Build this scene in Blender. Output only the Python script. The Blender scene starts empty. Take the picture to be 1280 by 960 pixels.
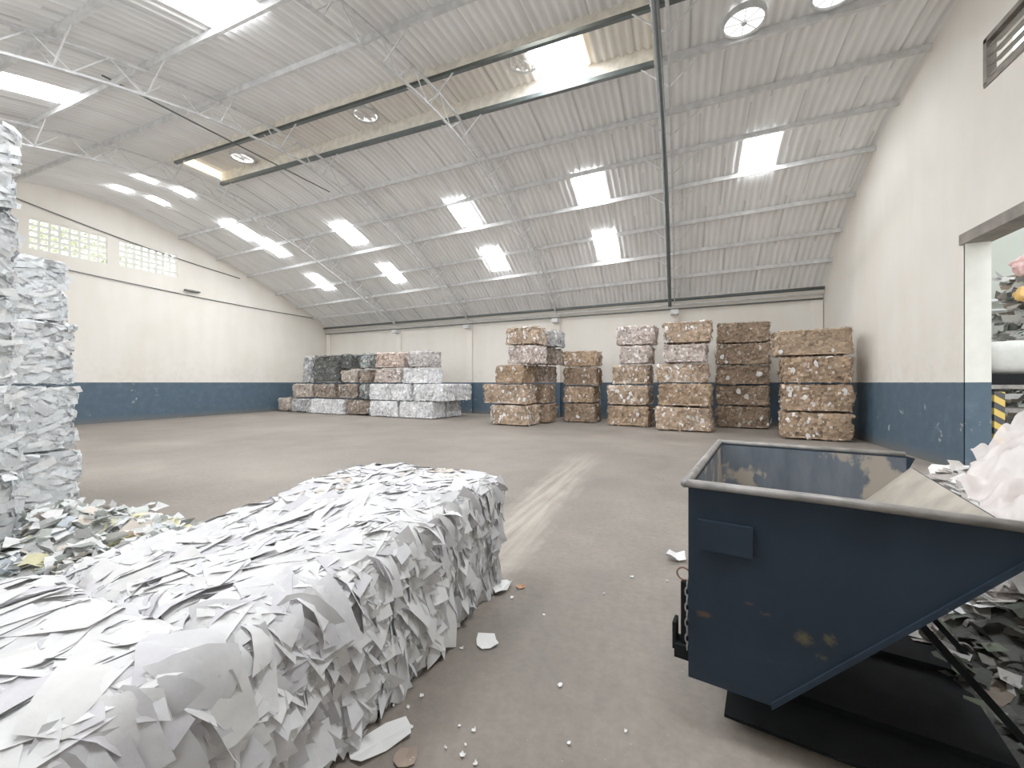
import bpy, math, random
from math import sin, cos, pi, radians, sqrt
from mathutils import Vector, noise, Matrix

C = bpy.context.scene.collection
R = random.Random(7)

# ------------------------------------------------------------------ camera numbers (survey of the photograph)
F_PX, H_EYE, YAW, HZ = 510.0, 1.55, radians(22.4), 478.0
FW = Vector((-sin(YAW), cos(YAW), 0)); RT = Vector((cos(YAW), sin(YAW), 0))
def direc(px, py):
    d = FW + RT * ((px - 640) / F_PX); d.z = (HZ - py) / F_PX
    return d
def on_floor(px, py, z=0.0):
    d = direc(px, py); t = (z - H_EYE) / d.z
    p = d * t; p.z = z
    return p
def on_x(px, py, X):
    d = direc(px, py); p = d * (X / d.x); p.z += H_EYE
    return p

# ------------------------------------------------------------------ room shape
XL, XR, YF = -20.3, 4.5, -2.6
YRIDGE = 8.25
MON = (-14.3, -0.5, 7.5, 9.0)      # monitor x0 x1 y0 y1
def fx(X): return (X - XL) / (XR - XL)
def yback(X): return 19.1 - 2.25 * fx(X)
def roof(X, Y):
    f = fx(X); zr = 8.45 - .15 * f; ze = 5.0 - .15 * f
    if Y >= YRIDGE:
        t = (Y - YRIDGE) / (yback(X) - YRIDGE); a = 1.4 + .85 * f
    else:
        t = (YRIDGE - Y) / (YRIDGE - YF); a = 1.75; ze = 4.9
    return zr - (zr - ze) * (max(t, 0) ** a)
def on_roof(px, py):
    d = direc(px, py); t = 2.0
    while t < 60:
        p = d * t
        if p.z + H_EYE >= roof(p.x, p.y): break
        t += .01
    return Vector((p.x, p.y, p.z + H_EYE))

# ------------------------------------------------------------------ materials
def new_mat(name):
    m = bpy.data.materials.new(name); m.use_nodes = True
    nt = m.node_tree; nt.nodes.clear()
    out = nt.nodes.new('ShaderNodeOutputMaterial'); b = nt.nodes.new('ShaderNodeBsdfPrincipled')
    nt.links.new(b.outputs[0], out.inputs[0])
    return m, nt, b
def N(nt, typ, **kw):
    n = nt.nodes.new(typ)
    for k, v in kw.items(): setattr(n, k, v)
    return n
def ramp(nt, fac, stops):
    r = nt.nodes.new('ShaderNodeValToRGB'); e = r.color_ramp.elements
    while len(e) < len(stops): e.new(.5)
    for el, (p, c) in zip(e, stops):
        el.position = p; el.color = (*c, 1) if len(c) == 3 else c
    nt.links.new(fac, r.inputs[0]); return r.outputs[0]
def noise_n(nt, vec, scale, detail=4, rough=.55):
    n = nt.nodes.new('ShaderNodeTexNoise'); n.inputs['Scale'].default_value = scale
    n.inputs['Detail'].default_value = detail; n.inputs['Roughness'].default_value = rough
    if vec is not None: nt.links.new(vec, n.inputs['Vector'])
    return n.outputs[0]
def mix(nt, fac, a, b, mode='MIX'):
    m = nt.nodes.new('ShaderNodeMix'); m.data_type = 'RGBA'; m.blend_type = mode
    for sock, v in ((m.inputs[0], fac), (m.inputs[6], a), (m.inputs[7], b)):
        if isinstance(v, (int, float)): sock.default_value = v
        elif isinstance(v, tuple): sock.default_value = (*v, 1)
        else: nt.links.new(v, sock)
    return m.outputs[2]
def math_n(nt, op, a, b=None):
    m = nt.nodes.new('ShaderNodeMath'); m.operation = op
    for i, v in enumerate((a, b)):
        if v is None: continue
        if isinstance(v, (int, float)): m.inputs[i].default_value = v
        else: nt.links.new(v, m.inputs[i])
    return m.outputs[0]
def geo_pos(nt): return nt.nodes.new('ShaderNodeNewGeometry').outputs['Position']
def mapped(nt, vec, scale):
    m = nt.nodes.new('ShaderNodeMapping'); m.inputs['Scale'].default_value = scale
    nt.links.new(vec, m.inputs[0]); return m.outputs[0]
def obj_co(nt): return nt.nodes.new('ShaderNodeTexCoord').outputs['Object']
def bump(nt, b, h, dist=.01, st=.5):
    n = nt.nodes.new('ShaderNodeBump'); n.inputs['Distance'].default_value = dist; n.inputs['Strength'].default_value = st
    nt.links.new(h, n.inputs['Height']); nt.links.new(n.outputs[0], b.inputs['Normal'])

def plain(name, col, rough=.6, metal=0.0, var=.25, scale=6):
    m, nt, b = new_mat(name); co = obj_co(nt)
    n = noise_n(nt, co, scale, 5)
    lo = tuple(c * (1 - var) for c in col); hi = tuple(min(1, c * (1 + var * .6)) for c in col)
    nt.links.new(ramp(nt, n, [(.3, lo), (.7, hi)]), b.inputs['Base Color'])
    b.inputs['Roughness'].default_value = rough; b.inputs['Metallic'].default_value = metal
    return m

def mat_attr(name, rough=.85, scale=30, bumpd=.006, tr=0.0):
    m, nt, b = new_mat(name)
    a = N(nt, 'ShaderNodeAttribute', attribute_name='Col'); co = obj_co(nt)
    n = noise_n(nt, co, scale, 4)
    sh = ramp(nt, n, [(.3, (.86, .86, .86)), (.65, (1, 1, 1))])
    nt.links.new(mix(nt, 1.0, a.outputs['Color'], sh, 'MULTIPLY'), b.inputs['Base Color'])
    b.inputs['Roughness'].default_value = rough
    bump(nt, b, n, bumpd, .6)
    return m

def mat_wall():
    m, nt, b = new_mat('painted_wall'); p = geo_pos(nt)
    sep = N(nt, 'ShaderNodeSeparateXYZ'); nt.links.new(p, sep.inputs[0]); z = sep.outputs[2]
    n1 = noise_n(nt, p, .6, 5); n2 = noise_n(nt, mapped(nt, p, (1.6, 1.6, .25)), 1.5, 6); n3 = noise_n(nt, p, 4.0, 6, .65)
    cream = ramp(nt, n1, [(.3, (.73, .68, .61)), (.7, (.80, .762, .70))])
    streak = ramp(nt, n2, [(.3, (.955, .945, .925)), (.65, (1, 1, 1))])
    cream = mix(nt, 1.0, cream, streak, 'MULTIPLY')
    dirt = math_n(nt, 'MULTIPLY', ramp(nt, math_n(nt, 'DIVIDE', z, 4.0), [(.38, (1, 1, 1)), (.7, (0, 0, 0))]), ramp(nt, n3, [(.45, (0, 0, 0)), (.75, (.35, .35, .35))]))
    cream = mix(nt, dirt, cream, (.42, .36, .29))
    blue = ramp(nt, n3, [(.25, (.03, .058, .088)), (.55, (.042, .076, .112)), (.75, (.065, .105, .145))])
    n4 = noise_n(nt, p, 2.6, 8, .7)
    chips = ramp(nt, n4, [(.635, (0, 0, 0)), (.665, (.8, .8, .8))])
    blue = mix(nt, chips, blue, (.38, .39, .38))
    low = ramp(nt, math_n(nt, 'ADD', z, math_n(nt, 'MULTIPLY', n3, .25)), [(.15, (.75, .75, .75)), (.38, (0, 0, 0))])
    blue = mix(nt, low, blue, (.10, .095, .085))
    edge = math_n(nt, 'LESS_THAN', math_n(nt, 'ADD', z, math_n(nt, 'MULTIPLY', n3, .02)), 1.56)
    nt.links.new(mix(nt, edge, cream, blue), b.inputs['Base Color'])
    b.inputs['Roughness'].default_value = .7
    bump(nt, b, n3, .01, .25)
    return m

def mat_floor():
    m, nt, b = new_mat('worn_concrete'); p = geo_pos(nt)
    n1 = noise_n(nt, p, .35, 6, .6); n2 = noise_n(nt, p, 2.2, 7, .65); n3 = noise_n(nt, p, 18, 6, .7)
    base = ramp(nt, n1, [(.3, (.165, .139, .115)), (.5, (.225, .192, .162)), (.72, (.3, .26, .22))])
    v = ramp(nt, n2, [(.3, (.72, .71, .70)), (.6, (1, 1, 1))]); base = mix(nt, 1.0, base, v, 'MULTIPLY')
    v = ramp(nt, n3, [(.35, (.8, .8, .8)), (.6, (1.0, 1, 1))]); base = mix(nt, 1.0, base, v, 'MULTIPLY')
    # scraped truck lane running towards the back wall
    sep = N(nt, 'ShaderNodeSeparateXYZ'); nt.links.new(p, sep.inputs[0])
    lane = math_n(nt, 'ADD', math_n(nt, 'ADD', sep.outputs[0], 1.62), math_n(nt, 'MULTIPLY', math_n(nt, 'ADD', sep.outputs[1], -4.0), .05))
    lane = math_n(nt, 'ABSOLUTE', math_n(nt, 'ADD', lane, math_n(nt, 'MULTIPLY', math_n(nt, 'ADD', n2, -.5), .5)))
    lm = ramp(nt, lane, [(.12, (1, 1, 1)), (.42, (0, 0, 0))])
    yy = ramp(nt, math_n(nt, 'DIVIDE', sep.outputs[1], 10.0), [(.22, (0, 0, 0)), (.32, (1, 1, 1)), (.6, (1, 1, 1)), (.95, (0, 0, 0))])
    st = ramp(nt, noise_n(nt, mapped(nt, p, (9, .5, 1)), 1.5, 5), [(.35, (.15, .15, .15)), (.6, (.75, .75, .75))])
    lm = math_n(nt, 'MULTIPLY', math_n(nt, 'MULTIPLY', lm, yy), st)
    base = mix(nt, lm, base, (.44, .385, .325))
    sp = ramp(nt, noise_n(nt, p, 55, 2, .5), [(.73, (0, 0, 0)), (.76, (.5, .5, .5))])
    base = mix(nt, sp, base, (.42, .4, .37))
    nt.links.new(base, b.inputs['Base Color'])
    nt.links.new(ramp(nt, n2, [(.3, (.55, .55, .55)), (.7, (.85, .85, .85))]), b.inputs['Roughness'])
    bump(nt, b, n3, .012, .4)
    return m

def mat_roof(name, ca, cb, line=.8):
    m, nt, b = new_mat(name); p = geo_pos(nt)
    sep = N(nt, 'ShaderNodeSeparateXYZ'); nt.links.new(p, sep.inputs[0])
    n1 = noise_n(nt, mapped(nt, p, (1.2, .35, .35)), 1.3, 6); n2 = noise_n(nt, mapped(nt, p, (6, .7, .7)), 1.2, 5, .6)
    base = ramp(nt, n1, [(.3, ca), (.7, cb)])
    base = mix(nt, 1.0, base, ramp(nt, n2, [(.3, (.86, .855, .84)), (.55, (1, 1, 1))]), 'MULTIPLY')
    # dark overlap joint of each sheet, staggered from purlin row to purlin row
    row = math_n(nt, 'FLOOR', math_n(nt, 'DIVIDE', sep.outputs[1], 1.55))
    xx = math_n(nt, 'ADD', math_n(nt, 'DIVIDE', sep.outputs[0], 1.062), math_n(nt, 'MULTIPLY', row, .37))
    fr = math_n(nt, 'FRACT', xx)
    jl = ramp(nt, fr, [(0.0, (.45, .45, .45)), (.035, (.45, .45, .45)), (.05, (1, 1, 1))])
    base = mix(nt, line, base, mix(nt, 1.0, base, jl, 'MULTIPLY'))
    # slightly darker along the high line of each corrugation
    cw = math_n(nt, 'COSINE', math_n(nt, 'MULTIPLY', sep.outputs[0], 2 * pi / .177))
    base = mix(nt, 1.0, base, ramp(nt, math_n(nt, 'MULTIPLY_ADD', cw, .5), [(0, (1, 1, 1)), (1, (.86, .86, .86))]), 'MULTIPLY')
    nt.links.new(base, b.inputs['Base Color']); b.inputs['Roughness'].default_value = .8
    return m

def mat_emit(name, col, st):
    m = bpy.data.materials.new(name); m.use_nodes = True; nt = m.node_tree; nt.nodes.clear()
    out = nt.nodes.new('ShaderNodeOutputMaterial'); e = nt.nodes.new('ShaderNodeEmission')
    co = obj_co(nt); n = noise_n(nt, co, 3, 3)
    nt.links.new(ramp(nt, n, [(.3, tuple(c * .93 for c in col)), (.7, col)]), e.inputs[0])
    e.inputs[1].default_value = st; nt.links.new(e.outputs[0], out.inputs[0])
    return m

def mat_skip(name='navy_paint'):
    m, nt, b = new_mat(name); co = obj_co(nt)
    n1 = noise_n(nt, co, 3, 6, .6); n2 = noise_n(nt, mapped(nt, co, (2, 2, 12)), 2.5, 6, .7); n3 = noise_n(nt, co, 7, 8, .7)
    base = ramp(nt, n1, [(.3, (.005, .0115, .021)), (.7, (.010, .02, .034))])
    rust = ramp(nt, n2, [(.68, (0, 0, 0)), (.74, (.6, .6, .6))])
    base = mix(nt, rust, base, (.12, .075, .04))
    sc = ramp(nt, n3, [(.66, (0, 0, 0)), (.70, (.25, .25, .25))])
    base = mix(nt, sc, base, (.18, .18, .17))
    for (x_, z_, r_, c_) in ((.405, .552, .034, (.10, .085, .03)), (.485, .575, .024, (.09, .08, .03)), (.46, .5, .016, (.06, .06, .035)), (.05, .54, .036, (.11, .06, .025)), (.22, .635, .022, (.07, .045, .03)), (.28, .61, .02, (.07, .045, .03))):
        mp = nt.nodes.new('ShaderNodeMapping'); mp.inputs['Location'].default_value = (-x_, 0, -z_); nt.links.new(co, mp.inputs[0])
        mp2 = nt.nodes.new('ShaderNodeMapping'); mp2.inputs['Scale'].default_value = (1, 1, 2.2 if x_ < .3 else 1); nt.links.new(mp.outputs[0], mp2.inputs[0])
        ln = nt.nodes.new('ShaderNodeVectorMath'); ln.operation = 'LENGTH'; nt.links.new(mp2.outputs[0], ln.inputs[0])
        dd = math_n(nt, 'ADD', ln.outputs['Value'], math_n(nt, 'MULTIPLY', math_n(nt, 'ADD', noise_n(nt, co, 60, 4, .7), -.5), .07))
        base = mix(nt, ramp(nt, math_n(nt, 'DIVIDE', dd, r_), [(.3, (.55, .55, .55)), (1.0, (0, 0, 0))]), base, c_)
    nt.links.new(base, b.inputs['Base Color']); b.inputs['Roughness'].default_value = .6; b.inputs['Specular IOR Level'].default_value = .25
    bump(nt, b, n1, .01, .2)
    return m
def mat_dusty():      # inside of the skip: blue paint under dried dust
    m, nt, b = new_mat('dusty_navy_paint'); co = obj_co(nt)
    n1 = noise_n(nt, co, 1.9, 5, .6); n2 = noise_n(nt, mapped(nt, co, (3, 3, .8)), 3, 7, .7)
    base = ramp(nt, n2, [(.3, (.06, .075, .1)), (.7, (.11, .135, .165))])
    f = ramp(nt, math_n(nt, 'ADD', n1, math_n(nt, 'MULTIPLY', n2, .25)), [(.64, (0, 0, 0)), (.68, (.9, .9, .9))])
    nt.links.new(mix(nt, f, base, (.34, .29, .235)), b.inputs['Base Color']); b.inputs['Roughness'].default_value = .75
    return m
def mat_stripes():
    m, nt, b = new_mat('hazard_stripes'); co = obj_co(nt)
    sep = N(nt, 'ShaderNodeSeparateXYZ'); nt.links.new(co, sep.inputs[0])
    v = math_n(nt, 'FRACT', math_n(nt, 'ADD', math_n(nt, 'MULTIPLY', sep.outputs[2], 4.3), math_n(nt, 'MULTIPLY', sep.outputs[0], 3.0)))
    nt.links.new(mix(nt, math_n(nt, 'GREATER_THAN', v, .5), (.75, .5, .08), (.03, .03, .03)), b.inputs['Base Color'])
    return m
def mat_film():
    m, nt, b = new_mat('pink_plastic_film'); co = obj_co(nt); n = noise_n(nt, co, 4, 4)
    nt.links.new(ramp(nt, n, [(.3, (.72, .62, .6)), (.7, (.86, .8, .78))]), b.inputs['Base Color'])
    b.inputs['Roughness'].default_value = .35; b.inputs['Alpha'].default_value = .72
    return m

M = dict(
    wall=mat_wall(), floor=mat_floor(),
    roof=mat_roof('fibre_cement_roof', (.8, .795, .79), (.9, .895, .89), .5),
    monitor=mat_roof('cream_monitor_sheets', (.82, .77, .71), (.9, .86, .81), .5),
    sky=mat_emit('skylight_fibreglass', (.95, .98, 1.0), 26.0),
    amber=mat_emit('yellowed_fibreglass', (1.0, .82, .5), 2.2),
    vent=mat_emit('daylit_dome', (1.0, 1.0, .98), 1.5),
    steel=plain('grey_painted_steel', (.58, .58, .58), .55), light=plain('pale_painted_steel', (.56, .56, .56), .6),
    dark=plain('dark_green_steel', (.06, .075, .075), .5), cream=plain('cream_board', (.68, .63, .54), .7),
    skip=mat_skip(), dusty=mat_dusty(), rim=plain('worn_steel_rim', (.24, .225, .21), .45, .2, .5, 9),
    tan=plain('dust_covered_plate', (.36, .315, .26), .8, 0, .35, 5), blk=plain('black_steel', (.008, .009, .01), .9),
    rust=plain('rusty_ring', (.22, .09, .05), .6), chain=plain('bare_steel_chain', (.5, .5, .5), .35, .8),
    white=plain('white_painted_concrete', (.76, .76, .69), .7, 0, .12, 2), annex=plain('pale_green_wall', (.4, .43, .38), .8, 0, .08, 1), brown=plain('dirty_lintel', (.2, .175, .15), .8, 0, .4, 4),
    wire=plain('baling_wire', (.10, .10, .11), .5), stripes=mat_stripes(), film=mat_film(),
    paper=mat_attr('baled_white_paper', .8, 11, .009), bale=mat_attr('baled_waste', .85, 25, .01),
    scrap=plain('white_scrap_paper', (.83, .83, .82), .75, 0, .06), orange=plain('orange_scrap', (.55, .28, .14), .8),
    tanscrap=plain('tan_scrap', (.3, .22, .17), .8), bag=plain('white_woven_bag', (.55, .56, .52), .7, 0, .1, 8),
    leaf=plain('dark_leaf', (.06, .1, .04), .7),
)

M['blk'].node_tree.nodes['Principled BSDF'].inputs['Specular IOR Level'].default_value = .1
# ------------------------------------------------------------------ object helpers
def link(name, me, mat=None, parent=None):
    o = bpy.data.objects.new(name, me); C.objects.link(o)
    if mat is not None: me.materials.append(mat)
    if parent is not None: o.parent = parent
    return o
def tag(o, label=None, cat=None, group=None, kind=None):
    for k, v in (('label', label), ('category', cat), ('group', group), ('kind', kind)):
        if v: o[k] = v
    return o
def thing(name, label, cat, loc=(0, 0, 0), rz=0, group=None):
    o = bpy.data.objects.new(name, None); C.objects.link(o); o.location = loc; o.rotation_euler = (0, 0, rz)
    o.empty_display_size = .2
    return tag(o, label, cat, group)

def shade(c, r, v=.15):
    k_ = 1 + r.uniform(-v, v); return tuple(max(0, min(1, x * k_)) for x in c)

class MB:
    def __init__(s): s.v = []; s.f = []; s.c = []
    def face(s, pts, col=None):
        b = len(s.v); s.v += [tuple(p) for p in pts]; s.f.append(tuple(range(b, b + len(pts)))); s.c.append(col)
    def box(s, lo, hi, col=None, mtx=None):
        x0, y0, z0 = lo; x1, y1, z1 = hi
        P = [Vector(p) for p in ((x0, y0, z0), (x1, y0, z0), (x1, y1, z0), (x0, y1, z0), (x0, y0, z1), (x1, y0, z1), (x1, y1, z1), (x0, y1, z1))]
        if mtx: P = [mtx @ p for p in P]
        b = len(s.v); s.v += [tuple(p) for p in P]
        for q in ((0, 3, 2, 1), (4, 5, 6, 7), (0, 1, 5, 4), (1, 2, 6, 5), (2, 3, 7, 6), (3, 0, 4, 7)):
            s.f.append(tuple(b + i for i in q)); s.c.append(col)
    def hexa(s, P, col=None):
        b = len(s.v); s.v += [tuple(p) for p in P]
        for q in ((0, 3, 2, 1), (4, 5, 6, 7), (0, 1, 5, 4), (1, 2, 6, 5), (2, 3, 7, 6), (3, 0, 4, 7)):
            s.f.append(tuple(b + i for i in q)); s.c.append(col)
    def prism(s, poly, d, col=None):     # planar polygon (3d points) extruded by vector d
        d = Vector(d); a = [Vector(p) for p in poly]; n = len(a); b = len(s.v)
        s.v += [tuple(p) for p in a] + [tuple(p + d) for p in a]
        s.f.append(tuple(range(b, b + n))[::-1]); s.f.append(tuple(range(b + n, b + 2 * n))); s.c += [col, col]
        for i in range(n):
            j = (i + 1) % n; s.f.append((b + i, b + j, b + n + j, b + n + i)); s.c.append(col)
    def tube(s, pts, r, n=6, closed=False, col=None, ry=None, twist=0):
        pts = [Vector(p) for p in pts]; m = len(pts); b = len(s.v); up0 = Vector((0, 0, 1))
        for i, p in enumerate(pts):
            if closed: t = pts[(i + 1) % m] - pts[i - 1]
            else: t = pts[min(i + 1, m - 1)] - pts[max(i - 1, 0)]
            t.normalize()
            up = up0 if abs(t.z) < .95 else Vector((0, 1, 0))
            a = t.cross(up).normalized(); c = a.cross(t)
            for k in range(n):
                an = 2 * pi * (k + .5) / n + twist
                s.v.append(tuple(p + a * (cos(an) * r) + c * (sin(an) * (ry or r))))
        for i in range(m if closed else m - 1):
            for k in range(n):
                j = (i + 1) % m
                s.f.append((b + i * n + k, b + i * n + (k + 1) % n, b + j * n + (k + 1) % n, b + j * n + k)); s.c.append(col)
        if not closed:
            s.f.append(tuple(b + k for k in range(n))[::-1]); s.f.append(tuple(b + (m - 1) * n + k for k in range(n))); s.c += [col, col]
    def grid(s, fn, nu, nv, col=None):
        b = len(s.v)
        for i in range(nu + 1):
            for j in range(nv + 1): s.v.append(tuple(fn(i / nu, j / nv)))
        for i in range(nu):
            for j in range(nv):
                a = b + i * (nv + 1) + j; s.f.append((a, a + nv + 1, a + nv + 2, a + 1)); s.c.append(col)
    def lathe(s, prof, n=24, c=(0, 0, 0), col=None):
        b = len(s.v)
        for r, z in prof:
            for k in range(n): s.v.append((c[0] + r * cos(2 * pi * k / n), c[1] + r * sin(2 * pi * k / n), c[2] + z))
        for i in range(len(prof) - 1):
            for k in range(n):
                s.f.append((b + i * n + k, b + i * n + (k + 1) % n, b + (i + 1) * n + (k + 1) % n, b + (i + 1) * n + k)); s.c.append(col)
    def mesh(s, name, smooth=False):
        me = bpy.data.meshes.new(name); me.from_pydata(s.v, [], s.f)
        if any(c is not None for c in s.c):
            at = me.color_attributes.new('Col', 'FLOAT_COLOR', 'CORNER'); buf = []
            for f, c in zip(s.f, s.c):
                c = c or (.5, .5, .5)
                buf += [c[0], c[1], c[2], 1.0] * len(f)
            at.data.foreach_set('color', buf)
        if smooth: me.polygons.foreach_set('use_smooth', [True] * len(me.polygons))
        me.update(); return me
    def build(s, name, mat, parent=None, smooth=False): return link(name, s.mesh(name, smooth), mat, parent)

# ------------------------------------------------------------------ setting: floor, walls
m = MB(); m.box((XL - .5, YF - .5, -.2), (15, 20.5, 0)); tag(m.build('floor', M['floor']), 'dark worn concrete floor of the hall', None, None, 'structure')

def strip_wall(mb, ys, holes, topf, place):
    """wall running along one axis; ys breakpoints, holes (a0,a1,z0,z1); place(a, z, side) -> point"""
    for a0, a1 in zip(ys[:-1], ys[1:]):
        mid = (a0 + a1) / 2
        hs = sorted((h[2], h[3]) for h in holes if h[0] - 1e-6 <= mid <= h[1] + 1e-6)
        z = 0.0; segs = []
        for b, t in hs:
            if b > z: segs.append((z, z, b, b))
            z = t
        segs.append((z, z, topf(a0), topf(a1)))
        for l0, l1, t0, t1 in segs:
            mb.hexa([place(a0, l0, 0), place(a1, l1, 0), place(a1, l1, 1), place(a0, l0, 1),
                     place(a0, t0, 0), place(a1, t1, 0), place(a1, t1, 1), place(a0, t0, 1)])
def breaks(a, b, step, extra):
    n = int((b - a) / step); s = {round(a + (b - a) * i / n, 4) for i in range(n + 1)} | set(extra)
    return sorted(s)

LW = [(6.5, 8.55, 6.07, 7.12), (8.9, 10.9, 6.12, 7.12)]
m = MB(); strip_wall(m, breaks(YF, yback(XL), .6, [y for h in LW for y in h[:2]]), LW, lambda y: roof(XL, y) + .02, lambda a, z, s: (XL - .2 * s, a, z))
tag(m.build('wall_left', M['wall']), None, None, None, 'structure')
DOOR = (4.6, 9.4, 0.0, 3.95); LOUV = (6.0, 8.9, 6.28, 7.0)
m = MB(); strip_wall(m, breaks(YF, yback(XR), .6, [4.6, 9.4, 6.0, 8.9]), [DOOR, LOUV], lambda y: roof(XR, y) + .02, lambda a, z, s: (XR + .32 * s, a, z))
tag(m.build('wall_right', M['wall']), None, None, None, 'structure')
m = MB(); xs = [XL - .2 + (XR + .52 - XL) * i / 30 for i in range(31)]
strip_wall(m, xs, [], lambda x: roof(x, yback(x)) + .02, lambda a, z, s: (a, yback(a) + .25 * s, z))
tag(m.build('wall_back', M['wall']), None, None, None, 'structure')
m = MB(); m.box((XL - .2, YF - .2, 4.2), (XR + .3, YF, 5.0)); m.box((XL - .2, YF - .2, 0), (-16, YF, 4.2)); m.box((-6.0, YF - .2, 0), (XR + .3, YF, 4.2))
tag(m.build('wall_front', M['wall']), None, None, None, 'structure')

# pilasters on the back wall under each truss end
TRUSS_X = [-0.2, -5.1, -9.75, -14.4]
for i, x in enumerate([-.2, -5.1, -9.75, -14.4, 4.3, -20.1]):
    m = MB(); y = yback(x); m.box((x - .16, y - .12, 0), (x + .16, y + .05, roof(x, y) - .35))
    tag(m.build('trim_%d' % (i + 1), M['wall']), None, None, None, 'structure')

# ------------------------------------------------------------------ roof sheets
PER = .177
def roof_piece(name, x0, x1, yf0, yf1, ny, mat, dz=0.0, zf=roof):
    nx = int((x1 - x0) / PER * 6)
    m = MB()
    def fn(u, v):
        X = x0 + (x1 - x0) * u; Y = yf0(X) * (1 - v) + yf1(X) * v
        return (X, Y, zf(X, Y) + dz + .026 * cos(2 * pi * X / PER))
    m.grid(fn, nx, ny)
    o = m.build(name, mat, None, True); tag(o, None, None, None, 'structure'); return o
k = lambda v: (lambda X: v)
roof_piece('ceiling', XL, XR, k(MON[3]), lambda X: yback(X) + .3, 26, M['roof'])
roof_piece('ceiling.001', XL, XR, k(YF), k(MON[2]), 22, M['roof'])
roof_piece('ceiling.002', XL, MON[0], k(MON[2]), k(MON[3]), 4, M['roof'])
roof_piece('ceiling.003', MON[1], XR, k(MON[2]), k(MON[3]), 4, M['roof'])
roof_piece('ceiling.004', MON[0], MON[1], k(MON[2] - .15), k(MON[3] + .15), 4, M['monitor'], .27, lambda X, Y: 8.4 - .15 * fx(X))

# monitor boards and beams
def beam_along_x(name, label, cat, x0, x1, y, zoff, w, h, mat, group=None, zf=None, n=14):
    m = MB(); zf = zf or (lambda X: roof(X, y if not callable(y) else y(X)))
    pts = []
    for i in range(n + 1):
        X = x0 + (x1 - x0) * i / n; Y = y(X) if callable(y) else y
        pts.append((X, Y, zf(X) + zoff))
    b = 0
    for (p, q) in zip(pts[:-1], pts[1:]):
        P = []
        for zz in (-h / 2, h / 2):
            P += [(p[0], p[1] - w / 2, p[2] + zz), (q[0], q[1] - w / 2, q[2] + zz), (q[0], q[1] + w / 2, q[2] + zz), (p[0], p[1] + w / 2, p[2] + zz)]
        m.hexa(P)
    o = m.build(name, mat); return tag(o, label, cat, group)
x0, x1, y0, y1 = MON
beam_along_x('monitor_board', 'cream board closing the far side of the raised ridge monitor', 'board', x0, x1, y1, .1, .04, .34, M['cream'])
beam_along_x('monitor_board', 'cream board along the near edge of the raised ridge monitor', 'board', x0, x1, y0 - .02, .0, .04, .28, M['cream'])
beam_along_x('monitor_beam', 'dark steel beam along the near edge of the ridge monitor', 'beam', x0, x1, y0 + .13, -.1, .09, .1, M['dark'])
beam_along_x('monitor_beam', 'dark grey steel beam under the far edge of the ridge monitor', 'beam', x0, x1, y1 - .02, -.13, .1, .1, M['dark'])
m = MB(); m.box((x1, y0, 8.15), (x1 + .04, y1, 8.72)); tag(m.build('monitor_end_board', M['cream']), 'cream board closing the right end of the ridge monitor', 'board')
m = MB(); m.box((x0 - .03, y0 + .05, 8.45), (x0, y1 - .05, 8.66)); m.prism([(x0 - .03, y0 + .05, 8.4), (x0 - .03, y1 - .05, 8.4), (x0 - .03, y1 - .05, 8.45), (x0 - .03, y0 + .05, 8.45)], (.02, 0, 0))
tag(m.build('amber_skylight', M['amber']), 'glowing yellowed panel closing the left end of the ridge monitor', 'skylight')

# purlins: heights surveyed along the truss by the dark pipe
def tau_from_ratio(ratio, X=-.4):
    Y = YRIDGE
    while roof(X, Y) - H_EYE > ratio * Y and Y < yback(X): Y += .005
    return (Y - YRIDGE) / (yback(X) - YRIDGE)
ratios = [.627, .531, .449, .365, .300, .245]
ords = ['first', 'second', 'third', 'fourth', 'fifth', 'sixth']
PUR = [tau_from_ratio(r) for r in ratios]
for t, o_ in zip(PUR, ords):
    beam_along_x('roof_purlin', 'grey roof purlin on the back slope, %s below the ridge monitor' % o_, 'purlin', XL, XR,
                 (lambda t: (lambda X: YRIDGE + t * (yback(X) - YRIDGE)))(t), -.1, .06, .12, M['steel'], 'purlins on the back roof slope')
FP = [6.1, 4.7, 3.4, 2.1, .8, -.5]
for y, o_ in zip(FP, ords):
    beam_along_x('roof_purlin', 'grey steel roof purlin on the near slope, %s before the ridge monitor' % o_, 'purlin', XL, XR, y, -.1, .06, .12, M['steel'], 'purlins on the near roof slope')
for nm, y in (('beside the right wall behind the ridge', y1), ('beside the right wall before the ridge', y0 + .1)):
    beam_along_x('roof_purlin', 'grey steel ridge purlin %s' % nm, 'purlin', x1, XR, y, -.1, .08, .14, M['dark'] if y < 8 else M['steel'], n=4)

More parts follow.
